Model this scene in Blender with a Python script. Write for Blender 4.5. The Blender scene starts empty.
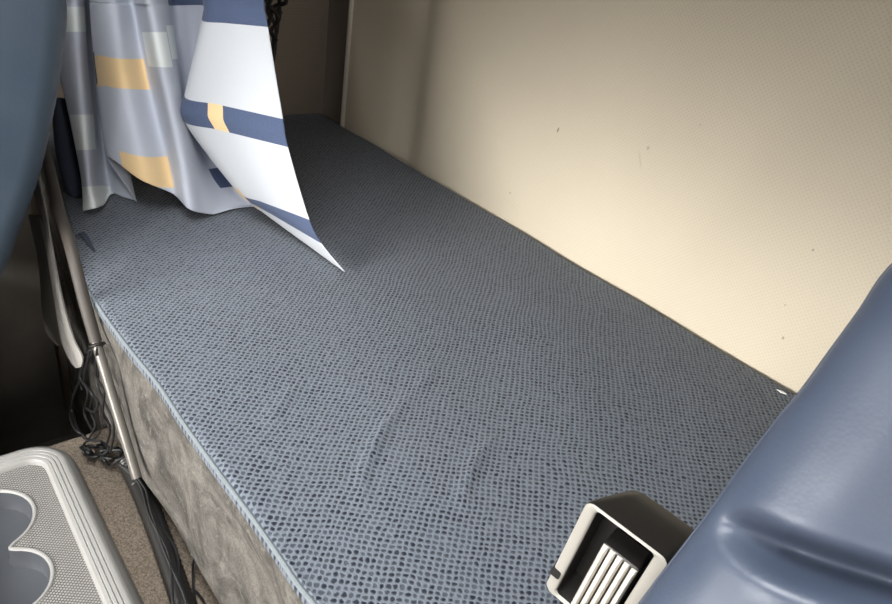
import bpy, bmesh, math, random
from mathutils import Vector, Matrix
random.seed(7)
sc = bpy.context.scene
C = sc.collection
H = 1.25                      # camera height above the cab floor; all coordinates below are relative to the eye
F = 680.0
# camera axes in the world (right, up, forward)
RGT = Vector((0.62895832, 0.76275937, 0.15033315))
UPV = Vector((-0.47623712, 0.22513263, 0.85003191))
FWD = Vector((-0.61449951, 0.60622887, -0.50482244))

def ray(x, y): return RGT*(x-446) + UPV*(302-y) + FWD*F
def onz(x, y, z): r = ray(x, y); return r*(z/r.z)
def ony(x, y, v): r = ray(x, y); return r*(v/r.y)
def onx(x, y, v): r = ray(x, y); return r*(v/r.x)
def dep(x, y, d): return ray(x, y)*(d/F)

# ------------------------------------------------------------------ materials
def lin(c): return c/12.92 if c <= .04045 else ((c+.055)/1.055)**2.4
def rgb(r, g, b): return (lin(r/255), lin(g/255), lin(b/255), 1)

class NT:
    def __init__(s, name):
        s.m = bpy.data.materials.new(name); s.m.use_nodes = True
        s.t = s.m.node_tree; s.b = s.t.nodes['Principled BSDF']
    def n(s, typ, **k):
        d = s.t.nodes.new(typ)
        for a, v in k.items(): setattr(d, a, v)
        return d
    def l(s, a, b): s.t.links.new(a, b)
    def _in(s, sock, v):
        if isinstance(v, bpy.types.NodeSocket): s.l(v, sock)
        elif v is not None: sock.default_value = v
    def math(s, op, a, b=None, c=None, clamp=False):
        d = s.n('ShaderNodeMath', operation=op, use_clamp=clamp)
        s._in(d.inputs[0], a); s._in(d.inputs[1], b)
        if c is not None: s._in(d.inputs[2], c)
        return d.outputs[0]
    def vec(s, op, a, b=None):
        d = s.n('ShaderNodeVectorMath', operation=op)
        s._in(d.inputs[0], a); s._in(d.inputs[1], b)
        return d.outputs['Value'] if op in ('LENGTH', 'DISTANCE') else d.outputs[0]
    def mix(s, f, a, b, bt='MIX'):
        d = s.n('ShaderNodeMix', data_type='RGBA', blend_type=bt)
        s._in(d.inputs[0], f); s._in(d.inputs[6], a); s._in(d.inputs[7], b)
        return d.outputs[2]
    def noise(s, vec, scale, detail=3, rough=.5, dist=0):
        d = s.n('ShaderNodeTexNoise'); s.l(vec, d.inputs['Vector'])
        d.inputs['Scale'].default_value = scale; d.inputs['Detail'].default_value = detail
        d.inputs['Roughness'].default_value = rough; d.inputs['Distortion'].default_value = dist
        return d.outputs['Fac']
    def ramp(s, v, lo, hi, a=0., b=1.):
        d = s.n('ShaderNodeMapRange'); d.interpolation_type = 'SMOOTHSTEP'
        s._in(d.inputs['Value'], v)
        d.inputs['From Min'].default_value = lo; d.inputs['From Max'].default_value = hi
        d.inputs['To Min'].default_value = a; d.inputs['To Max'].default_value = b
        return d.outputs[0]
    def obj(s): return s.n('ShaderNodeTexCoord').outputs['Object']
    def bump(s, h, strength, dist):
        d = s.n('ShaderNodeBump'); d.inputs['Strength'].default_value = strength
        d.inputs['Distance'].default_value = dist; s.l(h, d.inputs['Height'])
        s.l(d.outputs[0], s.b.inputs['Normal'])
    def base(s, v): s._in(s.b.inputs['Base Color'], v)
    def set(s, **k):
        for a, v in k.items(): s.b.inputs[a.replace('_', ' ')].default_value = v

def plain(name, col, rough=.5, var=.12, scale=40, metallic=0, bump=.0, coat=0, spec=.5):
    t = NT(name); o = t.obj(); f = t.noise(o, scale, 4)
    dark = tuple(c*(1-var) for c in col[:3])+(1,); lite = tuple(min(1, c*(1+var)) for c in col[:3])+(1,)
    t.base(t.mix(f, dark, lite)); t.set(Roughness=rough, Metallic=metallic)
    t.b.inputs['Coat Weight'].default_value = coat
    t.b.inputs['Specular IOR Level'].default_value = spec
    if bump: t.bump(t.noise(o, scale*8, 3), bump, .001)
    return t.m

def lattice(t, p, a, b, seedless=False):
    """distance to the nearest hole centre of a staggered lattice, and a random value per hole"""
    out = []
    for off in ((0, 0, 0), (.5, .5, 0)):
        q = t.vec('ADD', t.vec('DIVIDE', p, (a, b, 1)), off)
        fr = t.vec('SUBTRACT', t.vec('FRACTION', q), (.5, .5, 0))
        d = t.vec('LENGTH', t.vec('MULTIPLY', fr, (a, b, 0)))
        fl = t.vec('ADD', t.vec('FLOOR', q), off)
        out.append((d, fl))
    return out

def flat(t, p, axes='xy'):
    sx = t.n('ShaderNodeSeparateXYZ'); t.l(p, sx.inputs[0])
    cx = t.n('ShaderNodeCombineXYZ')
    t.l(sx.outputs[axes[0].upper()], cx.inputs[0]); t.l(sx.outputs[axes[1].upper()], cx.inputs[1])
    return cx.outputs[0]

# --- knitted mattress cover
def knit():
    t = NT('knit_cover'); o = t.obj(); p = flat(t, o)
    nz = t.n('ShaderNodeTexNoise'); t.l(p, nz.inputs['Vector']); nz.inputs['Scale'].default_value = 9; nz.inputs['Detail'].default_value = 2
    wob = t.vec('MULTIPLY', t.vec('SUBTRACT', nz.outputs['Color'], (.5, .5, .5)), (.016, .016, 0))
    nz2 = t.n('ShaderNodeTexNoise'); t.l(p, nz2.inputs['Vector']); nz2.inputs['Scale'].default_value = 160; nz2.inputs['Detail'].default_value = 1
    wob2 = t.vec('MULTIPLY', t.vec('SUBTRACT', nz2.outputs['Color'], (.5, .5, .5)), (.0035, .0035, 0))
    p2 = t.vec('ADD', t.vec('ADD', p, wob), wob2)
    holes = None
    for d, fl in lattice(t, p2, .0078, .0090):
        wn = t.n('ShaderNodeTexWhiteNoise'); wn.noise_dimensions = '2D'; t.l(fl, wn.inputs['Vector'])
        depth = t.ramp(wn.outputs['Value'], 0, 1, .6, 1.0)
        h = t.math('MULTIPLY', t.ramp(d, .0012, .0029, 1, 0), depth)
        holes = h if holes is None else t.math('MAXIMUM', holes, h)
    big = t.noise(p, 3.5, 4, .6)
    yarn = t.mix(t.noise(p, 700, 2), rgb(88, 95, 103), rgb(115, 122, 131))
    yarn = t.mix(t.ramp(big, .35, .7, 0, .35), yarn, rgb(100, 105, 111))
    t.base(t.mix(holes, yarn, rgb(22, 27, 40)))
    t.set(Roughness=.9); t.b.inputs['Specular IOR Level'].default_value = .15
    t.b.inputs['Sheen Weight'].default_value = .15
    hh = t.math('ADD', t.math('MULTIPLY', holes, -1), t.math('MULTIPLY', t.noise(p, 900, 2), .4))
    t.bump(hh, .8, .0016)
    return t.m

def felt():
    t = NT('grey_brown_felt'); o = t.obj()
    a = t.noise(o, 14, 6, .65, 1.2); b = t.noise(o, 70, 5, .7, .8); c = t.noise(o, 400, 3)
    k = t.mix(t.ramp(a, .3, .72), rgb(66, 63, 59), rgb(112, 108, 102))
    k = t.mix(t.ramp(b, .52, .72, 0, .5), k, rgb(138, 134, 126))
    k = t.mix(t.ramp(c, .4, .7, 0, .35), k, rgb(56, 53, 50))
    t.base(k); t.set(Roughness=.95); t.b.inputs['Specular IOR Level'].default_value = .1
    t.bump(t.math('ADD', b, c), .5, .003)
    return t.m

def carpet():
    t = NT('tan_carpet'); o = t.obj()
    a = t.noise(o, 9, 4, .6); c = t.noise(o, 420, 4, .7)
    k = t.mix(t.ramp(c, .3, .7), rgb(98, 88, 77), rgb(160, 147, 131))
    k = t.mix(t.ramp(a, .4, .7, 0, .35), k, rgb(128, 115, 101))
    t.base(k); t.set(Roughness=1); t.b.inputs['Specular IOR Level'].default_value = .05
    t.bump(c, .8, .003)
    return t.m

def vinyl_wall(name, c1, c2, spots=()):
    t = NT(name); o = t.obj(); p = flat(t, o, 'xz')
    dots = None
    for d, fl in lattice(t, p, .0065, .0065):
        h = t.ramp(d, .0006, .0017, 1, 0)
        dots = h if dots is None else t.math('MAXIMUM', dots, h)
    k = t.mix(t.noise(o, 4, 4, .6), c1, c2)
    k = t.mix(t.math('MULTIPLY', dots, .16), k, rgb(150, 128, 96))
    for (x, z, sx, sz, amt, tilt) in spots:
        q = t.vec('SUBTRACT', p, (x, z, 0))
        vr = t.n('ShaderNodeVectorRotate'); vr.rotation_type = 'Z_AXIS'; t.l(q, vr.inputs['Vector']); vr.inputs['Angle'].default_value = tilt
        d = t.vec('LENGTH', t.vec('DIVIDE', vr.outputs[0], (sx, sz, 1)))
        k = t.mix(t.ramp(d, .5, 1.1, amt, 0), k, rgb(110, 98, 84))
    t.base(k); t.set(Roughness=.62); t.b.inputs['Specular IOR Level'].default_value = .25
    t.bump(t.math('MULTIPLY', dots, -1), .35, .0006)
    return t.m

def leather(name, c1, c2, rough=.42):
    t = NT(name); o = t.obj()
    vo = t.n('ShaderNodeTexVoronoi'); t.l(o, vo.inputs['Vector']); vo.inputs['Scale'].default_value = 420
    t.base(t.mix(t.noise(o, 18, 4, .6), c1, c2))
    t.l(t.ramp(t.noise(o, 30, 4), .3, .7, rough-.06, rough+.08), t.b.inputs['Roughness'])
    t.b.inputs['Specular IOR Level'].default_value = .55
    t.bump(t.math('ADD', t.math('MULTIPLY', vo.outputs['Distance'], .6), t.noise(o, 45, 2)), .12, .001)
    return t.m

def tray_mat():
    t = NT('textured_grey_tray'); o = t.obj(); p = flat(t, o)
    dots = None
    for d, fl in lattice(t, p, .0042, .0052):
        h = t.ramp(d, .0009, .0017, 1, 0)
        dots = h if dots is None else t.math('MAXIMUM', dots, h)
    k = t.mix(dots, rgb(82, 80, 76), rgb(146, 143, 138))
    t.base(k); t.set(Roughness=.45); t.bump(dots, .7, .0012)
    return t.m

NAVY, YEL = rgb(62, 76, 106), rgb(230, 198, 146)
MINT, WHITE, LAV = rgb(226, 231, 228), rgb(194, 197, 201), rgb(186, 191, 202)
def curtain_mat():
    t = NT('printed_curtain_cloth')
    uv = t.n('ShaderNodeUVMap'); uv.uv_map = 'UVMap'
    sx = t.n('ShaderNodeSeparateXYZ'); t.l(uv.outputs[0], sx.inputs[0]); U, V = sx.outputs[0], sx.outputs[1]
    def rect(u0, u1, v0, v1, slope=0):
        U = sx.outputs[0] if not slope else t.math('SUBTRACT', sx.outputs[0], t.math('MULTIPLY', t.math('SUBTRACT', V, v0), slope/15))
        a = t.math('MULTIPLY', t.math('GREATER_THAN', U, u0/15), t.math('LESS_THAN', U, u1/15))
        b = t.math('MULTIPLY', t.math('GREATER_THAN', V, v0), t.math('LESS_THAN', V, v1))
        return t.math('MULTIPLY', a, b)
    Y = lambda y: (y+8)/216
    k = t.mix(rect(11.75, 15.2, -9, 9), LAV, WHITE)
    for (u0, u1, v0, v1, c, *sl) in [
        (4.92, 7.05, Y(57), Y(90), YEL), (4.7, 5.13, Y(52), Y(86), rgb(40, 44, 52)),
        (5.55, 7.15, Y(154), Y(186), YEL),
        (7.25, 8.75, Y(33), Y(65), MINT), (8.8, 9.55, Y(27), Y(57), MINT),
        (9.4, 11.2, -.6, Y(7), NAVY),
        (.1, 1.6, Y(116), Y(148), MINT), (0, 2.2, Y(186), 2, MINT),
        (10.1, 10.75, Y(168), Y(187), NAVY),
        (0, 1.5, Y(8), Y(33), MINT),
        (11.75, 15.2, -.35, .09, NAVY), (11.6, 15.2, .38, .48, NAVY), (11.3, 15.2, .79, .9, NAVY),
        (12.74, 13.16, .38, .48, YEL, 1.6), (12.0, 12.3, .75, .95, YEL),
        (7, 9, -.9, -.6, YEL), (12, 15.2, -.9, -.7, NAVY)]:
        k = t.mix(rect(u0, u1, v0, v1, *sl), k, c)
    w = t.noise(uv.outputs[0], 260, 2)
    k = t.mix(t.math('MULTIPLY', w, .18), k, rgb(150, 155, 165))
    t.base(k); t.set(Roughness=.85); t.b.inputs['Specular IOR Level'].default_value = .15
    t.b.inputs['Sheen Weight'].default_value = .1
    o = t.obj(); t.bump(t.noise(o, 900, 2), .25, .0008)
    return t.m

M = dict(
    knit=knit(), felt=felt(), carpet=carpet(), tray=tray_mat(), curtain=curtain_mat(),
    piping=plain('pale_blue_edge_binding', rgb(112, 118, 121), .9, .2, 300, bump=.4, spec=.1),
    leather=leather('slate_blue_leather', rgb(56, 64, 79), rgb(64, 73, 89), .43),
    leather_dark=leather('dark_blue_vinyl', rgb(48, 61, 73), rgb(56, 69, 82), .5),
    black=plain('black_plastic', rgb(34, 32, 30), .42, .2, 60, bump=.08),
    housing=plain('charcoal_moulded_plastic', rgb(24, 22, 20), .4, .1, 60, bump=.08),
    grey_plastic=plain('warm_grey_plastic', rgb(148, 146, 142), .36, .06, 30, bump=.05),
    side_plastic=plain('grey_console_plastic', rgb(112, 110, 106), .45, .08, 30, bump=.05),
    cup=plain('slate_grey_cup_plastic', rgb(74, 76, 80), .4, .06, 30),
    bezel=plain('bezel_painted_gloss', rgb(150, 146, 138), .3, .05, 60),  # pale tone stands in for window glare on the dark frame
    rib=plain('pale_ribbed_tab', rgb(196, 190, 180), .3, .05, 60),
    metal=plain('dull_grey_metal', rgb(104, 100, 94), .35, .15, 60, metallic=.4),
    sleeve=plain('dark_brown_sleeve', rgb(58, 52, 46), .6, .2, 60),
    wire=plain('black_cord', rgb(26, 25, 25), .6, .2, 200),
    webbing=plain('pale_grey_webbing', rgb(158, 154, 148), .75, .12, 200, bump=.2),
    webbing_dark=plain('grey_webbing', rgb(96, 92, 86), .8, .15, 200, bump=.2),
    trim=plain('taupe_trim_plastic', rgb(214, 205, 190), .45, .06, 30),
    dark=plain('dark_grey_plastic', rgb(104, 98, 90), .7, .15, 30),
    ceil=plain('grey_headlining', rgb(84, 79, 72), .9, .06, 60),
    paper=plain('white_scrap', rgb(225, 225, 222), .8, .05, 60),
    tab=plain('dark_blue_cloth', rgb(44, 50, 64), .9, .15, 200),
)

# ------------------------------------------------------------------ object helpers
def thing(name, loc, label, cat, group=None):
    o = bpy.data.objects.new(name, None); C.objects.link(o)
    o.location = (loc[0], loc[1], loc[2]+H); o.empty_display_size = .05
    return tag(o, label, cat, group)
def tag(o, label, cat, group=None):
    o['label'] = label; o['category'] = cat
    if group: o['group'] = group
    return o
def origin(p):
    v = Vector((0, 0, 0))
    while p is not None: v += p.location; p = p.parent
    return v
def link(name, bm, mat, parent=None, smooth=True, label=None, sharp=40):
    """bm in eye-relative coordinates -> one mesh object"""
    bmesh.ops.recalc_face_normals(bm, faces=bm.faces[:])
    off = Vector((0, 0, H)) - origin(parent)
    bmesh.ops.translate(bm, verts=bm.verts[:], vec=off)
    me = bpy.data.meshes.new(name); bm.to_mesh(me); bm.free()
    for p in me.polygons: p.use_smooth = smooth
    me.materials.append(M[mat] if isinstance(mat, str) else mat)
    if smooth:
        try: me.set_sharp_from_angle(angle=math.radians(sharp))
        except Exception: pass
    o = bpy.data.objects.new(name, me); C.objects.link(o)
    if parent: o.parent = parent
    if label: o['label'] = label
    return o
def structure(name, bm, mat, **k):
    o = link(name, bm, mat, **k); o['kind'] = 'structure'; return o
def box(bm, x0, x1, y0, y1, z0, z1, bevel=0, seg=3):
    r = bmesh.ops.create_cube(bm, size=1)
    vs = r['verts']
    for v in vs:
        v.co = Vector((x0+(v.co.x+.5)*(x1-x0), y0+(v.co.y+.5)*(y1-y0), z0+(v.co.z+.5)*(z1-z0)))
    if bevel:
        es = {e for v in vs for e in v.link_edges}
        bmesh.ops.bevel(bm, geom=list(es), offset=bevel, segments=seg, affect='EDGES', profile=.5)
    return bm
def catmull(P, n):
    out = []
    for i in range(len(P)-1):
        p0, p1, p2, p3 = P[max(i-1, 0)], P[i], P[i+1], P[min(i+2, len(P)-1)]
        for k in range(n):
            t = k/n
            out.append(.5*((2*p1)+(p2-p0)*t+(2*p0-5*p1+4*p2-p3)*t*t+(3*p1-p0-3*p2+p3)*t**3))
    out.append(P[-1]); return out
def tube(bm, pts, r, seg=10, rf=None, cap=True, sub=6):
    P = catmull([Vector(p) for p in pts], sub) if sub > 1 else [Vector(p) for p in pts]
    rings = []; nrm = None
    for i, p in enumerate(P):
        t = (P[min(i+1, len(P)-1)]-P[max(i-1, 0)]).normalized()
        if nrm is None: nrm = t.orthogonal().normalized()
        nrm = (nrm-t*nrm.dot(t)).normalized(); b = t.cross(nrm)
        rr = r*(rf(i, len(P)) if rf else 1)
        rings.append([bm.verts.new(p+(nrm*math.cos(a)+b*math.sin(a))*rr) for a in [2*math.pi*k/seg for k in range(seg)]])
    for a, b in zip(rings, rings[1:]):
        for k in range(seg): bm.faces.new((a[k], a[(k+1) % seg], b[(k+1) % seg], b[k]))
    if cap: bm.faces.new(rings[0][::-1]); bm.faces.new(rings[-1])
    return bm
def loft(bm, rings, close=True, caps=True):
    R = [[bm.verts.new(p) for p in r] for r in rings]
    n = len(R[0])
    for a, b in zip(R, R[1:]):
        for k in range(n if close else n-1): bm.faces.new((a[k], a[(k+1) % n], b[(k+1) % n], b[k]))
    if caps: bm.faces.new(R[0][::-1]); bm.faces.new(R[-1])
    return R
def interp(tab, x):
    if x <= tab[0][0]: return tab[0][1]
    for (a, b), (c, d) in zip(tab, tab[1:]):
        if x <= c: return b+(d-b)*(x-a)/(c-a)
    return tab[-1][1]
def smooth_interp(tab, x):
    xs = [a for a, _ in tab]
    if x <= xs[0]: return tab[0][1]
    if x >= xs[-1]: return tab[-1][1]
    i = max(k for k in range(len(xs)-1) if xs[k] <= x)
    m = lambda k: (tab[min(k+1, len(xs)-1)][1]-tab[max(k-1, 0)][1])/(xs[min(k+1, len(xs)-1)]-xs[max(k-1, 0)])
    h = xs[i+1]-xs[i]; t = (x-xs[i])/h
    return (2*t**3-3*t*t+1)*tab[i][1]+(t**3-2*t*t+t)*h*m(i)+(-2*t**3+3*t*t)*tab[i+1][1]+(t**3-t*t)*h*m(i+1)

# ------------------------------------------------------------------ the cab (setting)
WX0, WX1, WZ0, WZ1 = -1.28, .15, -.30, .13          # windscreen opening
DY0, DY1, DZ0, DZ1 = -1.22, -1.0, -.20, .34         # door window opening
QY0, QY1, QZ0 = .05, .22, .06                     # unseen quarter window, added to brighten the upper right wall
HX0, HX1, HY0, HY1 = -.80, .16, -.33, .13         # unseen roof hatch, added to light the front of the bunk
SKY = 43
UBY = .20
XL, XR, YB, YF, ZF, ZC = -1.462, .80, .90, -1.25, -1.25, .62
TOP = -.50                                        # mattress level
bm = bmesh.new(); box(bm, XL-.05, XR+.05, YF-.05, YB+.05, ZF-.05, ZF); structure('floor', bm, 'dark', smooth=False)
bm = bmesh.new()
box(bm, XL-.05, HX0, YF-.05, YB+.06, ZC, ZC+.05); box(bm, HX1, XR+.05, YF-.05, YB+.06, ZC, ZC+.05)
box(bm, HX0, HX1, YF-.05, HY0, ZC, ZC+.05); box(bm, HX0, HX1, HY1, YB+.06, ZC, ZC+.05)
structure('ceiling', bm, 'ceil', smooth=False)
# unseen upper berth, added to shade the back wall and rear of the bunk
bm = bmesh.new(); box(bm, XL+.001, XR-.001, UBY, YB-.001, .27, .36, .015); structure('trim_2', bm, 'ceil')
# dark door lining beyond the left seat
bm = bmesh.new(); box(bm, XL, XL+.02, YF+.02, .232, ZF, .2); structure('trim_3', bm, 'dark', smooth=False)
# back wall, upholstered in cream vinyl
spots = []
for (px, py, sx, sz, amt, tilt) in [(558, 130, .0022, .0055, .75, .2), (648, 148, .003, .004, .35, 0), (640, 160, .0022, .016, .16, -.5),
                                    (510, 193, .002, .003, .5, 0), (813, 250, .0018, .0025, .5, 0), (783, 338, .0022, .003, .55, 0), (785, 305, .0015, .002, .4, 0), (700, 125, .0015, .002, .3, 0)]:
    p = ony(px, py, YB); spots.append((p.x, p.z+H, sx, sz, amt, tilt))
M['wall'] = vinyl_wall('cream_perforated_vinyl', rgb(200, 189, 168), rgb(206, 196, 176), spots)
M['wall_end'] = vinyl_wall('taupe_end_vinyl', rgb(138, 127, 116), rgb(146, 135, 124))
M['corner'] = vinyl_wall('shaded_corner_vinyl', rgb(92, 84, 77), rgb(98, 90, 83))  # end wall vinyl darkened, the corner's shade put into the colour
def wall_y(x):                                     # the padding dips along one upright seam
    return YB + .020*math.exp(-((x+1.13)/.045)**2)
bm = bmesh.new()
XT = -1.368
nx = 180
xs = [XT+(XR-XT)*i/nx for i in range(nx+1)]
rows = [-1.25, ZC]
fr = [[bm.verts.new((x, wall_y(x), z)) for z in rows] for x in xs]
bk = [[bm.verts.new((x, YB+.06, z)) for z in rows] for x in xs]
for i in range(nx):
    bm.faces.new((fr[i][0], fr[i+1][0], fr[i+1][1], fr[i][1]))
    bm.faces.new((bk[i][0], bk[i][1], bk[i+1][1], bk[i+1][0]))
    bm.faces.new((fr[i][1], fr[i+1][1], bk[i+1][1], bk[i][1])); bm.faces.new((fr[i][0], bk[i][0], bk[i+1][0], fr[i+1][0]))
bm.faces.new((fr[0][0], fr[0][1], bk[0][1], bk[0][0])); bm.faces.new((fr[-1][0], bk[-1][0], bk[-1][1], fr[-1][1]))
structure('wall_back', bm, 'wall')
bm = bmesh.new(); box(bm, XL, XT, YB, YB+.06, ZF, ZC); structure('wall_corner', bm, 'corner', smooth=False)
bm = bmesh.new(); box(bm, XL-.05, XL, YF, YB+.05, ZF, ZC); structure('wall_left', bm, 'wall_end', smooth=False)
bm = bmesh.new()                                    # half-round joint strip
ring = [(XT+.0085*math.cos(a), YB+.002-.007*math.sin(a)) for a in [math.pi*k/8 for k in range(9)]]
loft(bm, [[Vector((x, y, z)) for x, y in ring] for z in (TOP-.02, ZC)])
structure('trim_1', bm, 'trim')
# right door wall with its window opening, front wall under and over the windscreen
bm = bmesh.new()
box(bm, XR, XR+.05, YF, YB, ZF, DZ0); box(bm, XR, XR+.05, YF, YB, DZ1, ZC)
box(bm, XR, XR+.05, DY1, YB, DZ0, QZ0); box(bm, XR, XR+.05, DY1, QY0, QZ0, DZ1); box(bm, XR, XR+.05, QY1, YB, QZ0, DZ1); box(bm, XR, XR+.05, YF, DY0, DZ0, DZ1)
structure('wall_right', bm, 'wall_end', smooth=False)
bm = bmesh.new()
box(bm, XL, XR, YF-.05, YF, ZF, WZ0); box(bm, XL, XR, YF-.05, YF, WZ1, ZC)
box(bm, XL, WX0, YF-.05, YF, WZ0, WZ1); box(bm, WX1, XR, YF-.05, YF, WZ0, WZ1)
structure('wall_front', bm, 'dark', smooth=False)

# engine tunnel under the carpet
bm = bmesh.new(); box(bm, -.885, -.13, -1.2, .262, ZF, -.77, .012)
o = structure('floor_tunnel', bm, 'carpet')

# ------------------------------------------------------------------ bunk
FRONT = []
for p in [(60, 190), (66, 213), (74, 240), (76.5, 265.6), (98, 305), (127.5, 346), (157, 382), (182, 420), (216, 467.6), (246, 508), (270, 542), (300, 586), (315, 604)]:
    q = onz(p[0], p[1], TOP); FRONT.append((q.x, q.y))
FRONT[3] = (FRONT[3][0], FRONT[3][1]-.001)
FRONT.sort()
FRONT = [(-1.458, .245)] + FRONT + [(.1, .203), (.78, .205)]
front = lambda x: smooth_interp(FRONT, x)

WR = []      # wrinkles: polyline on the mattress, height, width
for pts, h, w in [([(408, 396), (396, 412), (384, 428), (372, 450), (362, 475), (361, 505)], .0042, .0045),
                  ([(497, 436), (486, 446), (474, 462), (466, 482), (462, 505)], .004, .0045),
                  ([(302, 385), (288, 394), (276, 408), (268, 425)], .002, .006),
                  ([(440, 360), (420, 385), (408, 396)], .002, .006)]:
    WR.append(([onz(x, y, TOP).to_2d() for x, y in pts], h, w))
def seg_d(p, a, b):
    ab = b-a; t = max(0, min(1, (p-a).dot(ab)/ab.dot(ab))); return (p-a-ab*t).length, t
def bump_z(x, y):
    z = 0; p = Vector((x, y))
    for P, h, w in WR:
        if (p-P[len(P)//2]).length > .16: continue
        best = min((seg_d(p, P[i], P[i+1])[0], (i+seg_d(p, P[i], P[i+1])[1])/(len(P)-1)) for i in range(len(P)-1))
        taper = math.sin(math.pi*min(1, max(0, .08+.84*best[1])))
        z += h*taper*math.exp(-(best[0]/w)**2)
    z += .0012*math.sin(x*21+y*9)*math.sin(y*17-x*4)
    return z
bunk = thing('bunk_mattress', (-.45, .55, TOP-.016), 'flat sleeper mattress in slate blue knitted cover with dark holes, along the cream wall', 'mattress')
bm = bmesh.new()
xs = [-1.455+2.21*i/420 for i in range(421)]
ts = [i/150 for i in range(151)]
prof = [(-.0, -.016), (-.001, -.012), (-.0005, -.006), (.0015, -.0025), (.004, -.0006)]
cols = []
yb = YB-.007
for x in xs:
    f = front(x)
    col = [Vector((x, f+a, TOP+b)) for a, b in prof]
    for t in ts:
        y = f+.007+(yb-.004-f-.007)*t
        col.append(Vector((x, y, TOP+bump_z(x, y))))
    col += [Vector((x, yb, TOP-.004)), Vector((x, yb, TOP-.016))]
    cols.append([bm.verts.new(v) for v in col])
for a, b in zip(cols, cols[1:]):
    for k in range(len(a)-1): bm.faces.new((a[k], b[k], b[k+1], a[k+1]))
    bm.faces.new((a[-1], b[-1], b[0], a[0]))
bm.faces.new(cols[0][::-1]); bm.faces.new(cols[-1])
link('knitted_cover', bm, 'knit', bunk)
bm = bmesh.new()
pp = [Vector((x, front(x)+.0008, TOP-.0035)) for x in [-1.0+1.7*i/160 for i in range(161)]]
tube(bm, pp, .0026, 8, sub=1)
link('edge_binding', bm, 'piping', bunk, label='pale blue edge binding')

base = thing('bunk_box', (-.45, .55, ZF), 'grey-brown felt covered box carrying the slate blue mattress', 'bunk')
bm = bmesh.new()
zb = TOP-.0165
N = 220
X0, X1 = -1.458, .76
rings = []
for i in range(N+1):
    x = X0+(X1-X0)*i/N; f = front(x)
    bulge = .004*math.sin(x*13)+.003*math.sin(x*31+1)
    low = -.720 + .003*math.sin(x*19)
    rings.append([Vector((x, f+.003, zb)), Vector((x, f+.0005, zb-.012)), Vector((x, f+.003+bulge, zb-.06)), Vector((x, f+.003+bulge, zb-.12)),
                  Vector((x, f+.002+bulge*.6, low+.02)), Vector((x, f+.002, low+.004)), Vector((x, f+.006, low-.001)), Vector((x, f+.018, low)),
                  Vector((x, YB-.012, low)), Vector((x, YB-.012, zb))])
loft(bm, rings)
link('felt_side_panel', bm, 'felt', base)
bm = bmesh.new(); box(bm, X0, X1, .27, YB-.02, ZF+.001, -.742); link('plinth', bm, 'dark', base, smooth=False)
bm = bmesh.new()
rings = []
for i in range(41):
    x = X0+(-.89-X0)*i/40; f = front(x)
    rings.append([Vector((x, f+.002, -.7)), Vector((x, f+.004+.006*math.sin(x*25), -.95)), Vector((x, f+.01, ZF+.001)), Vector((x, .268, ZF+.001)), Vector((x, .268, -.7))])
loft(bm, rings); link('lower_felt_panel', bm, 'felt', base)

# little dark cloth tab on the mattress corner
bm = bmesh.new()
a = [onz(76, 236, TOP+.003), onz(82, 234, TOP+.010), onz(88, 241, TOP+.009), onz(95, 252, TOP+.003)]
rings = []
for p, w in zip(catmull(a, 5), [.001+.0025*math.sin(math.pi*min(1, (i+2)/17)) for i in range(16)]):
    rings.append([p+Vector((-w, w, 0)), p+Vector((w, -w, 0)), p+Vector((w, -w, .0016)), p+Vector((-w, w, .0016))])
loft(bm, rings); tag(link('cloth_tab', bm, 'tab'), 'tiny dark cloth tab curled up at the front corner of the knitted mattress cover', 'cloth tab')
# white scrap near the wall
bm = bmesh.new(); p = onz(781, 392, TOP+.0015)
loft(bm, [[p+Vector((-.006, -.001, z)), p+Vector((.001, -.0025, z)), p+Vector((.007, .001, z*1.5)), p+Vector((.0, .002, z))] for z in (0, .0012)])
tag(link('paper_scrap', bm, 'paper', smooth=False), 'tiny white scrap on the mattress at the foot of the cream wall', 'scrap')

# ------------------------------------------------------------------ curtain
def ysample(poly, y):
    for (a, b), (c, d) in zip(poly, poly[1:]):
        if y <= d: return a+(c-a)*(y-b)/(d-b)
    return poly[-1][0]
VR = [0, .09, .38, .48, .78, .9, 1.0]
colsdef = [  # pixel polyline, depth at the top, depth at the hem
    ([(52, -8), (57, 60), (71, 125), (82, 180), (83, 211)], .960, 1.050),
    ([(76, -8), (80, 60), (86, 130), (91, 185), (96, 208)], .935, 1.040),
    ([(88, -8), (92, 60), (97, 130), (106, 185), (112, 203)], 1.05, 1.125),
    ([(92, -8), (95, 60), (100, 110), (114, 165), (124, 208)], 1.055, 1.125),
    ([(102, -8), (108, 60), (116, 110), (128, 165), (137, 204)], 1.03, 1.11),
    ([(89, -8), (94, 60), (100, 110), (105, 145), (108, 158)], .945, 1.045),
    ([(112, -8), (119, 60), (127, 110), (136, 150), (141, 180)], .915, 1.025),
    ([(131, -8), (143, 60), (155, 115), (166, 160), (173, 194)], .965, 1.075),
    ([(146, -8), (158, 60), (171, 115), (182, 165), (189, 209)], .900, 1.062),
    ([(163, -8), (174, 60), (184, 110), (196, 165), (208, 214)], .940, 1.100),
    ([(174, -8), (180, 60), (188, 115), (207, 170), (236, 216)], 1.02, 1.150),
    ([(204, -8), (200, 60), (194, 118), (232, 180), (258, 213)], 1.0, 1.165),
]
grid = []; uvs = []
def top_rows(P):           # cloth above the frame, hanging straight from the rail
    return [P+Vector((0, 0, .385)), P+Vector((0, 0, .28)), P+Vector((0, 0, .14))]
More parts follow.
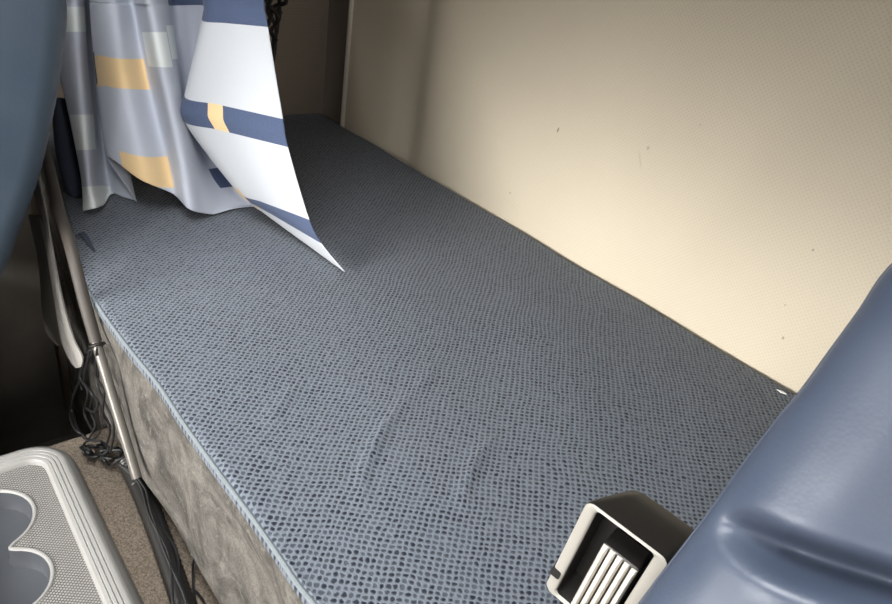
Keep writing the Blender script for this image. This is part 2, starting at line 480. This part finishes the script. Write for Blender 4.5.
for i, (poly, d0, d1) in enumerate(colsdef):
    y0, y1 = poly[0][1], poly[-1][1]; col = []; uv = []
    for v in VR:
        y = y0+(y1-y0)*v; col.append(dep(ysample(poly, y), y, d0+(d1-d0)*v)); uv.append((i/15, (y+8)/216))
    grid.append(top_rows(col[0])+col); uvs.append([(i/15, -1.2), (i/15, -.8), (i/15, -.4)]+uv)
WL = [(204, -8), (203, 21), (185, 97), (184, 121), (236, 190), (251, 202), (258, 209)]
WRt = [(264, -8), (268, 27), (283, 119), (288, 147), (308, 216), (321, 243), (345, 272)]
for j in range(4):
    f = j/3; col = []; uv = []
    for k, v in enumerate(VR):
        x = WL[k][0]+(WRt[k][0]-WL[k][0])*f; y = WL[k][1]+(WRt[k][1]-WL[k][1])*f
        d0 = .925-.01*math.sin(math.pi*f)-.01*f; d1 = 1.118+(1.012-1.118)*f
        col.append(dep(x, y, d0+(d1-d0)*v)); uv.append(((12+j)/15, v))
    grid.append(top_rows(col[0])+col); uvs.append([((12+j)/15, -1.2), ((12+j)/15, -.8), ((12+j)/15, -.4)]+uv)
# smooth surface through the control net
KU, KV = 9, 8
def cat_grid(G, ku, kv, z=Vector):
    rowsd = [catmull([z(p) for p in col], kv) for col in G]
    out = []
    T = list(zip(*rowsd))
    T2 = [catmull(list(r), ku) for r in T]
    return [list(c) for c in zip(*T2)]
def lin_grid(G, ku, kv):
    def l1(P, n):
        o = []
        for a, b in zip(P, P[1:]):
            for k in range(n): o.append(a+(b-a)*(k/n))
        return o+[P[-1]]
    rowsd = [l1([Vector(p) for p in col], kv) for col in G]
    T2 = [l1(list(r), ku) for r in zip(*rowsd)]
    return [list(c) for c in zip(*T2)]
PG = cat_grid(grid, KU, KV); UG = lin_grid(uvs, KU, KV)
for col in PG:
    for p in col:
        if p.z < TOP+.004: p.z = TOP+.004
bm = bmesh.new(); ul = bm.loops.layers.uv.new('UVMap')
V = [[bm.verts.new(p) for p in c] for c in PG]
for i in range(len(V)-1):
    for k in range(len(V[0])-1):
        f = bm.faces.new((V[i][k], V[i+1][k], V[i+1][k+1], V[i][k+1]))
        for lp, (a, b) in zip(f.loops, ((i, k), (i+1, k), (i+1, k+1), (i, k+1))): lp[ul].uv = UG[a][b]
ctop = sum((c[0] for c in PG), Vector())/len(PG)
cur = thing('curtain', (ctop.x, ctop.y, ctop.z), 'gathered white and grey curtain printed with navy and yellow blocks, hem on the bunk', 'curtain')
cl = link('curtain_cloth', bm, 'curtain', cur, sharp=180)
md = cl.modifiers.new('thick', 'SOLIDIFY'); md.thickness = .0011; md.offset = 0
# curtain rail overhead
bm = bmesh.new(); a, b = PG[0][0], PG[-1][0]; d = (b-a).normalized()
tube(bm, [a-d*.05+Vector((0, 0, .016)), b+d*.05+Vector((0, 0, .016))], .006, 12, sub=1)
tag(link('curtain_rail', bm, 'metal'), 'slim grey rail above the printed curtain', 'curtain rail')
# dark lining cloth tucked at the left end of the curtain
bm = bmesh.new()
L = [(52, 100), (55, 150), (66, 190), (78, 205)]; Rr = [(72, 100), (79, 150), (82, 185), (84, 203)]
gl = catmull([dep(x, y, 1.045+.018*i) for i, (x, y) in enumerate(L)], 5); gr_ = catmull([dep(x, y, 1.06+.014*i) for i, (x, y) in enumerate(Rr)], 5)
vs = []
for p, q in zip(gl, gr_):
    r = []
    for k in range(7):
        s = k/6; w = p.lerp(q, s)+FWD*(-.012*math.sin(math.pi*s)); w.z = max(w.z, TOP+.006); r.append(w)
    vs.append(r)
bk_ = [[w+FWD*.003 for w in r] for r in vs]
loft(bm, [r+b_[::-1] for r, b_ in zip(vs, bk_)])
link('lining_flap', bm, 'tab', cur, label='dark navy lining flap')

# ------------------------------------------------------------------ black cord netting by the end wall
bm = bmesh.new()
def onl(x, y): return onx(x, y, -1.30)
for pts in ([(262, -40), (268, 0), (276, 14), (279, 30), (273, 46), (268, 70)],
            [(280, -40), (272, -5), (270, 12), (277, 28), (275, 44), (270, 72)],
            [(290, -40), (279, -10), (281, 6), (281, 14), (277, 22), (269, 30), (276, 40)],
            [(272, -20), (284, 0), (276, 8), (268, 20), (262, 40)],
            [(279, 10), (283, 14)], [(276, 38), (272, 56), (268, 90)]):
    tube(bm, [onl(*p)+Vector((random.uniform(-.01, .01), 0, 0)) for p in pts], .0042, 7)
tag(link('cord_netting', bm, 'wire'), 'black cord netting hanging behind the right edge of the curtain', 'netting')

# ------------------------------------------------------------------ rod, loom, wires and straps along the felt side
rod = thing('support_rod', ony(136, 478, .172), 'grey metal rod lying along the felt side of the bunk above the tangled wires', 'rod')
bm = bmesh.new()
tube(bm, [ony(x, y, v) for x, y, v in [(92, 330, .172), (97, 345, .172), (111, 392, .172), (125, 438, .172), (137, 478, .172)]], .0062, 14)
link('tube', bm, 'metal', rod)
bm = bmesh.new()
tube(bm, [ony(x, y, v) for x, y, v in [(40, 130, .20), (58, 205, .186), (70, 245, .176), (84, 300, .172), (96, 342, .172)]], .0075, 14)
link('brown_sleeve', bm, 'sleeve', rod, label='dark brown sleeve on the upper half')
bm = bmesh.new()
c = ony(97, 345, .172); dr = (ony(111, 392, .172)-c).normalized(); s = dr.orthogonal().normalized(); t_ = dr.cross(s)
tube(bm, [c+(s*math.cos(a)+t_*math.sin(a))*.0085 for a in [2*math.pi*k/14 for k in range(15)]], .0022, 7, sub=1)
link('clip_ring', bm, 'housing', rod)
bm = bmesh.new()
path = [(128, 462, -.752), (140, 487, -.755), (152, 516, -.755), (166, 553, -.755), (181, 598, -.755), (198, 650, -.755)]
P = [onz(*p) for p in path]
tube(bm, P, .0125, 12, rf=lambda i, n: 1.0+.10*(i % 2), sub=16)
lo = thing('cable_loom', P[2], 'thick black corrugated cable sleeve on the tan carpet beside the felt panel', 'cable')
link('corrugated_sleeve', bm, 'black', lo)
for k in range(5):
    bm = bmesh.new(); pts = []
    for j, (x, y, z) in enumerate(path):
        pts.append(onz(x+random.uniform(-9, 9)+(-4 if k % 2 else 5), y+random.uniform(-5, 5), z+.012+.004*(k % 2)))
    tube(bm, pts, .0018, 6); link('cord', bm, 'wire', lo)
bm = bmesh.new(); tube(bm, [onz(x, y, z) for x, y, z in [(208, 640, -.765), (195, 600, -.766), (193, 575, -.763), (193, 558, -.745), (192, 540, -.742)]], .0017, 6)
tube(bm, [onz(x, y, z) for x, y, z in [(194, 590, -.766), (199, 595, -.766), (206, 606, -.766), (222, 640, -.766)]], .0017, 6)
tag(link('thin_wire', bm, 'wire'), 'single thin black wire forking under the lower edge of the felt panel', 'wire')

wt = thing('wire_tangle', ony(100, 455, .17), 'tangle of thin black wires drooping from the clip on the rod', 'wires')
def wy(x, y):
    p = ony(x, y, .172+random.uniform(-.006, .006))
    return onz(x, y, -.766) if p.z < -.766 and onz(x, y, -.766).x > -.90 else p
wires = [
    [(97, 346), (88, 352), (82, 362), (79, 378), (82, 390)],
    [(94, 348), (86, 366), (78, 385), (70, 410), (74, 428), (86, 436)],
    [(90, 350), (84, 380), (92, 395), (90, 410), (95, 425), (88, 440)],
    [(97, 348), (96, 375), (104, 392), (103, 415), (110, 430), (106, 446)],
    [(84, 372), (74, 392), (72, 412), (80, 432), (92, 440), (100, 432)],
    [(100, 360), (98, 385), (108, 410), (114, 430), (110, 452)],
    [(88, 358), (80, 376), (88, 392), (84, 412), (92, 430)],
    [(92, 395), (98, 402), (94, 412), (86, 408)],
]
for w in wires:
    bm = bmesh.new(); tube(bm, [wy(*p) for p in w], .0016, 6); link('wire', bm, 'wire', wt)
# lower heap resting on the carpet
for k in range(7):
    bm = bmesh.new(); pts = []; cx, cy = 102+random.uniform(-10, 12), 452+random.uniform(-6, 7)
    a0 = random.uniform(0, 6)
    for j in range(9):
        a = a0+j*.85; r = random.uniform(6, 15)
        pts.append(onz(cx+r*math.cos(a), cy+.55*r*math.sin(a), -.762+random.uniform(0, .022)))
    tube(bm, pts, .0018, 6); link('wire', bm, 'wire', wt)

def ribbon(Lp, Rp, thick, fold=0):
    bm = bmesh.new()
    A = catmull(Lp, 6); B = catmull(Rp, 6); rings = []
    for p, q in zip(A, B):
        n = (-FWD)
        f = []
        for k in range(9):
            s = k/8; f.append(p.lerp(q, s)+n*(fold*abs(math.sin(2*math.pi*s))))
        rings.append(f+[w-n*thick for w in f[::-1]])
    loft(bm, rings); return bm
bm = ribbon([ony(x, y, v) for x, y, v in [(18, 120, .222), (36, 200, .190), (47, 250, .176), (55, 300, .172), (61, 340, .172), (70, 361, .172), (77, 368, .172)]],
            [ony(x, y, v) for x, y, v in [(26, 120, .218), (43, 200, .186), (52, 250, .170), (62, 300, .165), (73, 338, .165), (82, 357, .165), (81, 367, .165)]], .004, .006)
st = thing('hanging_strap', ony(60, 190, .17), 'pale grey webbing strap looped over against the dark felt left of the rod', 'strap')
link('webbing_loop', bm, 'webbing', st)
bm = ribbon([ony(x, y, .185) for x, y in [(28, 215), (38, 262), (42, 310), (46, 332), (56, 345)]],
            [ony(x, y, .180) for x, y in [(44, 215), (55, 262), (58, 310), (60, 335), (64, 345)]], .003, .003)
link('webbing_tail', bm, 'webbing_dark', st, label='darker grey webbing tail')

# ------------------------------------------------------------------ centre console with cup wells
def rrect(x0, x1, y0, y1, r, n=10):
    out = []
    for cx, cy, a0 in ((x1-r, y1-r, 0), (x0+r, y1-r, 90), (x0+r, y0+r, 180), (x1-r, y0+r, 270)):
        for k in range(n+1):
            a = math.radians(a0+90*k/n); out.append((cx+r*math.cos(a), cy+r*math.sin(a)))
    return out
def ringz(ins, z): return [Vector((x, y, z)) for x, y in rrect(-.845+ins, -.22-ins, -.24+ins, .121-ins, .048-ins*.9)]
con = thing('centre_console', (-.53, -.06, -.77), 'grey plastic console tray with cup wells on the tan carpet at lower left', 'console')
bm = bmesh.new()
loft(bm, [ringz(-.014, -.7695), ringz(-.012, -.755), ringz(-.008, -.741), ringz(-.004, -.735), ringz(.0, -.733)], caps=False)
link('side_skirt', bm, 'side_plastic', con, label='darker grey console side')
bm = bmesh.new()
prof = [(0, -.733), (.002, -.7305), (.005, -.7295), (.0085, -.7295), (.0095, -.7312), (.0105, -.7295), (.0135, -.7295), (.0145, -.7312), (.0155, -.7295), (.0185, -.7297), (.0195, -.7312), (.0205, -.730), (.0245, -.7305), (.027, -.734), (.0275, -.738)]
loft(bm, [ringz(a, b) for a, b in prof], caps=False)
link('ribbed_rim', bm, 'grey_plastic', con, label='pale grey ribbed rim')
# figure-eight opening: two wells joined by a channel
c1, c2, r1, r2, ch = Vector((-.7405, .0141)), Vector((-.638, .0126)), .0517, .0484, .026
def inside(p): return (p-c1).length < r1-1e-6 or (p-c2).length < r2-1e-6 or (c1.x < p.x < c2.x and -.055 < p.y < ch)
hole = []
a1 = math.asin((ch-c1.y)/r1); a2 = math.pi-math.asin((ch-c2.y)/r2)
b1 = -math.asin((c1.y+.04)/r1*.8); b2 = math.pi+math.asin((c2.y+.04)/r2*.8)
n = 36
for k in range(n+1):
    a = a1+(2*math.pi+b1-a1)*k/n; hole.append(c1+Vector((math.cos(a), math.sin(a)))*r1)
for k in range(n+1):
    a = -(2*math.pi-b2)+(a2+(2*math.pi-b2))*k/n; hole.append(c2+Vector((math.cos(a), math.sin(a)))*r2)
# soften the two necks
def soften(P, it):
    for _ in range(it): P = [(P[i-1]+P[i]*2+P[(i+1) % len(P)])/4 for i in range(len(P))]
    return P
hole = soften(hole, 2)
ZT = -.738
bm = bmesh.new()
def loop(pts, z):
    vs = [bm.verts.new((p[0], p[1], z)) for p in pts]
    return vs, [bm.edges.new((vs[i], vs[(i+1) % len(vs)])) for i in range(len(vs))]
_, e1 = loop([(p.x, p.y) for p in ringz(.0275, 0)], ZT)
_, e2 = loop(hole, ZT)
bmesh.ops.triangle_fill(bm, edges=e1+e2, use_beauty=True)
link('textured_tray', bm, 'tray', con, smooth=False, label='finely dimpled grey tray floor')
bm = bmesh.new()
cen = (c1+c2)/2
def scale_loop(P, off):
    out = []
    for i, p in enumerate(P):
        t = (P[(i+1) % len(P)]-P[i-1]); nn = Vector((-t.y, t.x)).normalized(); out.append(p+nn*off)
    return out
rim_in = [(-.003, ZT+.0002), (-.002, ZT+.0016), (0, ZT+.0016), (.0016, ZT-.001)]
loft(bm, [[Vector((p.x, p.y, z)) for p in scale_loop(hole, o_)] for o_, z in rim_in], caps=False)
link('cup_lip', bm, 'grey_plastic', con, label='pale lip round the cup wells')
bm = bmesh.new()
R_ = [[Vector((p.x, p.y, z)) for p in scale_loop(hole, o_)] for o_, z in [(.0016, ZT-.001), (.003, ZT-.02), (.005, -.7694+.004)]]
loft(bm, R_, caps=False)
_, e = loop([(p.x, p.y) for p in R_[-1]], -.7654)
bmesh.ops.remove_doubles(bm, verts=bm.verts[:], dist=1e-5)
es = [x for x in bm.edges if all(abs(v.co.z+.7654) < 1e-5 for v in x.verts)]
bmesh.ops.triangle_fill(bm, edges=es, use_beauty=True)
link('cup_well', bm, 'cup', con, label='slate grey cup wells')

# ------------------------------------------------------------------ seats
def profile_slab(pts_rear, thick, x0, x1, rad):
    """backrest: rear curve (y, z) bottom to top, given thickness, edges rounded by rad"""
    P = catmull([Vector((0, y, z)) for y, z in pts_rear], 6); m = len(P)
    N_ = []
    for q in range(m):
        t = (P[min(q+1, m-1)]-P[max(q-1, 0)]).normalized(); N_.append(Vector((0, t.z, -t.y)))
    sec = []
    sg = 1 if x1 > x0 else -1; w = abs(x1-x0)
    for cu, cv, a0 in ((rad, rad, 180), (w-rad, rad, 270), (w-rad, thick-rad, 0), (rad, thick-rad, 90)):
        for k in range(9):
            a = math.radians(a0+90*k/8); sec.append((cu+rad*math.cos(a), cv+rad*math.sin(a)))
    bm = bmesh.new()
    loft(bm, [[Vector((x0+sg*u, 0, 0))+p-n_*v for u, v in sec] for p, n_ in zip(P, N_)])
    return bm
XS = -.862
q = [onx(x, y, XS) for x, y in [(6, 284), (26, 235), (46, 180), (60, 120), (70, 60), (73, 0)]]
rear = [(-.03, -.66), (.03, -.57)]+[(p.y, p.z) for p in q]+[(.205, -.05), (.19, .06), (.15, .12)]
ls = thing('vehicle_seat', (-1.1, -.2, ZF), 'dark blue vinyl seat back at the left edge beside the curtain', 'seat')
bm = profile_slab(rear, .15, XS, -1.34, .03)
link('backrest', bm, 'leather_dark', ls)
bm = bmesh.new(); box(bm, -1.34, -.872, -.72, -.14, -.74, -.60, .04, 5); link('seat_cushion', bm, 'leather_dark', ls)
bm = bmesh.new(); box(bm, -1.30, -.905, -.65, -.16, ZF+.001, -.735, .02, 3); link('pedestal', bm, 'dark', ls)

# right seat: front face of a reclined backrest, with a deep crease
rs = thing('vehicle_seat', (.17, -.1, ZF), 'slate blue leather seat back with a deep crease, at lower right over the mattress', 'seat')
SL, OFF = .5, .45                                   # y = OFF + SL*z on the front face
nf = Vector((0, -1, SL)).normalized()
def onseat(x, y):
    r = ray(x, y); return r*(OFF/(r.y-SL*r.z))
edge = [onseat(x-5, y-4) for x, y in [(637, 604), (669, 562), (701, 520), (729, 480), (754, 446), (778, 415), (800, 388), (826, 352), (858, 308), (890, 262)]]
ez = [(-.44, edge[0].x-.006), (-.40, edge[0].x-.003)]+[(p.z, p.x) for p in edge]
ez += [(ez[-1][0]+.06, ez[-1][1]+.018), (ez[-1][0]+.12, ez[-1][1]+.05), (ez[-1][0]+.16, ez[-1][1]+.10)]
ez.sort()
folds = [([onseat(x, y) for x, y in [(700, 520), (722, 527), (745, 536), (775, 549), (805, 561), (835, 572), (870, 584), (905, 597), (960, 620)]], -.032, .0090),
         ([onseat(x, y) for x, y in [(735, 512), (770, 526), (815, 543), (860, 558), (910, 577)]], .0028, .010),
         ([onseat(x, y) for x, y in [(700, 590), (740, 598), (780, 610), (830, 630)]], .005, .012),
         ([onseat(x, y) for x, y in [(690, 560), (730, 568), (770, 582), (820, 602)]], .002, .008)]
folds = [(catmull(P, 8), a, w) for P, a, w in folds]
def seat_h(p):
    h = 0
    for P, a, w in folds:
        best = min((seg_d3(p, P[i], P[i+1])[0], i+seg_d3(p, P[i], P[i+1])[1]) for i in range(len(P)-1))
        t = best[1]/8; tp = min(1, t/3.6); tp = tp*tp*(3-2*tp)
        h += a*tp*math.exp(-(best[0]/w)**2)
    return h
def seg_d3(p, a, b):
    ab = b-a; t = max(0, min(1, (p-a).dot(ab)/ab.dot(ab))); return (p-a-ab*t).length, t
bm = bmesh.new(); rings = []
zt0, zt1 = ez[0][0], ez[-1][0]
NZ = 260
for i in range(NZ+1):
    z = zt0+(zt1-zt0)*i/NZ
    xl = smooth_interp(ez, z); xr = .34-xl*1.0
    y = OFF+SL*z
    ring = []
    wd = xr-xl
    us = [0, .0015, .004, .008, .013, .02, .03]+[.04+(wd-.08)*(k/220) for k in range(221)]+[wd-.03, wd-.02, wd-.013, wd-.008, wd-.004, wd-.0015, wd]
    rd = .022
    for u in us:
        e = min(u, wd-u)
        drop = rd-math.sqrt(max(0, rd*rd-(rd-e)**2)) if e < rd else 0
        # gentle swell between bolster and centre
        swell = .010*math.exp(-((u-.045)/.03)**2)+.012*math.exp(-((wd-u-.045)/.03)**2)
        p0 = Vector((xl+u, y, z)); hh = seat_h(p0) if (u < .25 and -.42 < z < -.12) else 0
        ring.append(p0+nf*(-drop+(swell+hh)*min(1, e/.02)))
    bd = nf*-.085
    for u in [wd, wd-.01, wd/2, .01, 0]:
        e = min(u, wd-u); ring.append(Vector((xl+u, y, z))+bd*(1 if e > .005 else .75))
    rings.append(ring)
loft(bm, rings)
link('backrest', bm, 'leather', rs, sharp=180)
bm = bmesh.new(); ee = [(z, x) for z, x in ez]
tube(bm, [Vector((smooth_interp(ez, z)+.0016, OFF+SL*z, z))-nf*.0205 for z in [-.43+.34*i/60 for i in range(61)]], .0022, 8, sub=1)
link('edge_piping', bm, 'leather', rs)
bm = bmesh.new(); box(bm, -.10, .42, -.42, .10, -.78, -.64, .04, 5); link('seat_cushion', bm, 'leather', rs)
bm = bmesh.new(); box(bm, -.05, .36, -.36, .06, ZF+.001, -.775, .02, 3); link('pedestal', bm, 'dark', rs)
for x in (-.07, .40):
    bm = bmesh.new(); box(bm, x-.006, x+.006, .02, .16, -.75, -.60, .004, 2)
    loft(bm, [[Vector((x+dx, y, z)) for dx, y, z in ((-.006, ya, za), (.006, ya, za), (.006, yb_, zb_), (-.006, yb_, zb_))]
              for ya, za, yb_, zb_ in ((.10, -.62, .15, -.64), (.13, -.49, .18, -.488), (.215, -.43, .262, -.442))])
    link('hinge_bracket', bm, 'dark', rs)

# ------------------------------------------------------------------ buckle
B0 = dep(587, 500, .465)                              # upper left corner of the front frame
vd = dep(610, 540, 1).normalized()
def flatdir(dx, dy):
    d = RGT*dx-UPV*dy; return (d-vd*d.dot(vd)).normalized()
w0, a0 = flatdir(70, 46), flatdir(-54, 78)
bn = (vd-a0*math.tan(math.radians(47))+w0*math.tan(math.radians(5))).normalized()
ba = (a0-bn*a0.dot(bn)).normalized(); bw = ba.cross(bn)
if bw.dot(w0) < 0: bw = -bw
BW, BL = .0545, .090
def bp(w, a, n): return B0+(bw*w+ba*a+bn*n)*1.17
bk_root = thing('seat_belt_buckle', bp(BW/2, BL, .01), 'black plastic buckle housing with pale ribbed tab, beside the right seat back', 'buckle')
def rr2(u0, u1, v0, v1, r, n=6):
    out = []
    for cx, cy, s_ in ((u1-r, v0+r, -90), (u1-r, v1-r, 0), (u0+r, v1-r, 90), (u0+r, v0+r, 180)):
        for k in range(n+1):
            t = math.radians(s_+90*k/n); out.append((cx+r*math.cos(t), cy+r*math.sin(t)))
    return out
def bring(u0, u1, v0, v1, r, n_): return [bp(w, a, n_) for w, a in rr2(u0, u1, v0, v1, r)]
bm = bmesh.new()
fl_, ft, fr_ = .0078, .0026, .0085
loft(bm, [bring(fl_+.001, BW-fr_-.001, ft+.001, BL-.004, .003, .024), bring(fl_, BW-fr_, ft, BL-.003, .0035, .0016)], caps=False)
bm.faces.new([v for v in bm.verts][:28])
link('recess', bm, 'black', bk_root)
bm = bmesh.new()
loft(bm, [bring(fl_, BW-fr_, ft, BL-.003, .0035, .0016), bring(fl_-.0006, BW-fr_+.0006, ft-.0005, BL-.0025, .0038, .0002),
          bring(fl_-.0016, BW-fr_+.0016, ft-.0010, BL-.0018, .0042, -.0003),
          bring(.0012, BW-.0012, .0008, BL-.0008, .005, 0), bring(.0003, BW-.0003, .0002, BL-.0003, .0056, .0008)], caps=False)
link('bezel', bm, 'bezel', bk_root, label='bezel with window glare painted in pale grey')
bm = bmesh.new()
loft(bm, [bring(.0003, BW-.0003, .0002, BL-.0003, .0056, .0008), bring(0, BW, .0, BL, .006, .0025),
          bring(.003, BW+.004, .0, BL, .008, .012), bring(.007, BW+.009, .001, BL, .010, .024), bring(.011, BW+.012, .003, BL-.001, .011, .036), bring(.016, BW+.008, .008, BL-.004, .011, .042)], caps=False)
bm.faces.new([v for v in bm.verts][-28:])
link('housing', bm, 'housing', bk_root)
tw0, tw1 = .0185, .0435
bm = bmesh.new()
loft(bm, [bring(tw0, tw1, .026, BL+.012, .002, .022), bring(tw0, tw1, .026, BL+.012, .002, .006), bring(tw0+.001, tw1-.001, .0275, BL+.012, .002, .0048)])
tab = link('release_tab', bm, 'black', bk_root)
nr = 5; step = (tw1-tw0)/nr
for k in range(nr):
    w = tw0+step*(k+.5); bm = bmesh.new(); st_ = .0262+.0003*k
    loft(bm, [[bp(w-step*.40, a, .0054), bp(w-step*.34, a, .0022+d_), bp(w-step*.15, a, .0008+d_), bp(w+step*.15, a, .0008+d_), bp(w+step*.34, a, .0022+d_), bp(w+step*.40, a, .0054)] for a, d_ in ((st_, .003), (st_+.002, .0006), (st_+.006, .0), (BL+.010, .0))])
    link('rib', bm, 'rib', tab, label='pale grey rib')
bm = bmesh.new()
tube(bm, [bp(BW/2, BL-.006, .016), bp(BW/2, BL+.03, .016), Vector((-.128, .135, -.455)), Vector((-.125, .09, -.54)), Vector((-.122, .06, -.62)), Vector((-.12, .05, -.68))], .008, 12)
link('stalk', bm, 'black', bk_root)
bm = bmesh.new(); loft(bm, [bring(-.0008, .0062, .0665, .0735, .0015, n_) for n_ in (-.0008, .006)]); link('notch', bm, 'black', bk_root, label='black notch across the left leg of the bezel')

# ------------------------------------------------------------------ daylight through the cab windows
def area(name, loc, target, sx, sy, power, col, spread=180):
    l = bpy.data.lights.new(name, 'AREA'); l.shape = 'RECTANGLE'; l.size = sx; l.size_y = sy; l.energy = power; l.color = col
    l.spread = math.radians(spread)
    o = bpy.data.objects.new(name, l); C.objects.link(o)
    o.location = Vector(loc)+Vector((0, 0, H))
    d = Vector(target)-Vector(loc); o.rotation_euler = d.to_track_quat('-Z', 'Y').to_euler()
    return o
def portal(name, loc, target, sx, sy):
    o = area(name, loc, target, sx, sy, 1, (1, 1, 1)); o.data.cycles.is_portal = True; return o
portal('windscreen_daylight', ((WX0+WX1)/2, YF+.005, (WZ0+WZ1)/2), ((WX0+WX1)/2, 5, (WZ0+WZ1)/2), WX1-WX0, WZ1-WZ0)
portal('door_window_daylight', (XR-.005, (DY0+DY1)/2, (DZ0+DZ1)/2), (-5, (DY0+DY1)/2, (DZ0+DZ1)/2), DY1-DY0, DZ1-DZ0)

portal('added_quarter_daylight', (XR-.005, (QY0+QY1)/2, (QZ0+DZ1)/2), (-5, (QY0+QY1)/2, (QZ0+DZ1)/2), QY1-QY0, DZ1-QZ0)
portal('added_hatch_daylight', ((HX0+HX1)/2, (HY0+HY1)/2, ZC+.02), ((HX0+HX1)/2+1e-4, (HY0+HY1)/2, -5), HX1-HX0, HY1-HY0)
# overcast sky, bright above the horizon, darker ground below
w = bpy.data.worlds.new('sky'); sc.world = w; w.use_nodes = True
nt = w.node_tree; bg = nt.nodes['Background']
tc = nt.nodes.new('ShaderNodeTexCoord'); sp = nt.nodes.new('ShaderNodeSeparateXYZ'); nt.links.new(tc.outputs['Generated'], sp.inputs[0])
cr = nt.nodes.new('ShaderNodeValToRGB'); nt.links.new(sp.outputs[2], cr.inputs[0])
cr.color_ramp.elements[0].position = 0.015; cr.color_ramp.elements[0].color = (.10, .095, .09, 1)
cr.color_ramp.elements[1].position = .14; cr.color_ramp.elements[1].color = (1, .985, .965, 1)
for pos, c in ((.34, (.9, .89, .875, 1)), (.62, (.42, .425, .43, 1))):
    e = cr.color_ramp.elements.new(pos); e.color = c
nt.links.new(cr.outputs[0], bg.inputs[0]); bg.inputs[1].default_value = SKY

cam = bpy.data.cameras.new('camera'); co = bpy.data.objects.new('camera', cam); C.objects.link(co)
cam.sensor_width = 36; cam.lens = F/892*36; cam.clip_start = .01
mt = Matrix((( RGT.x, UPV.x, -FWD.x, 0), (RGT.y, UPV.y, -FWD.y, 0), (RGT.z, UPV.z, -FWD.z, H), (0, 0, 0, 1)))
co.matrix_world = mt
sc.camera = co
vs = sc.view_settings; vs.view_transform = 'Standard'; vs.look = 'None'; vs.exposure = 0; vs.gamma = 1; vs.use_curve_mapping = False
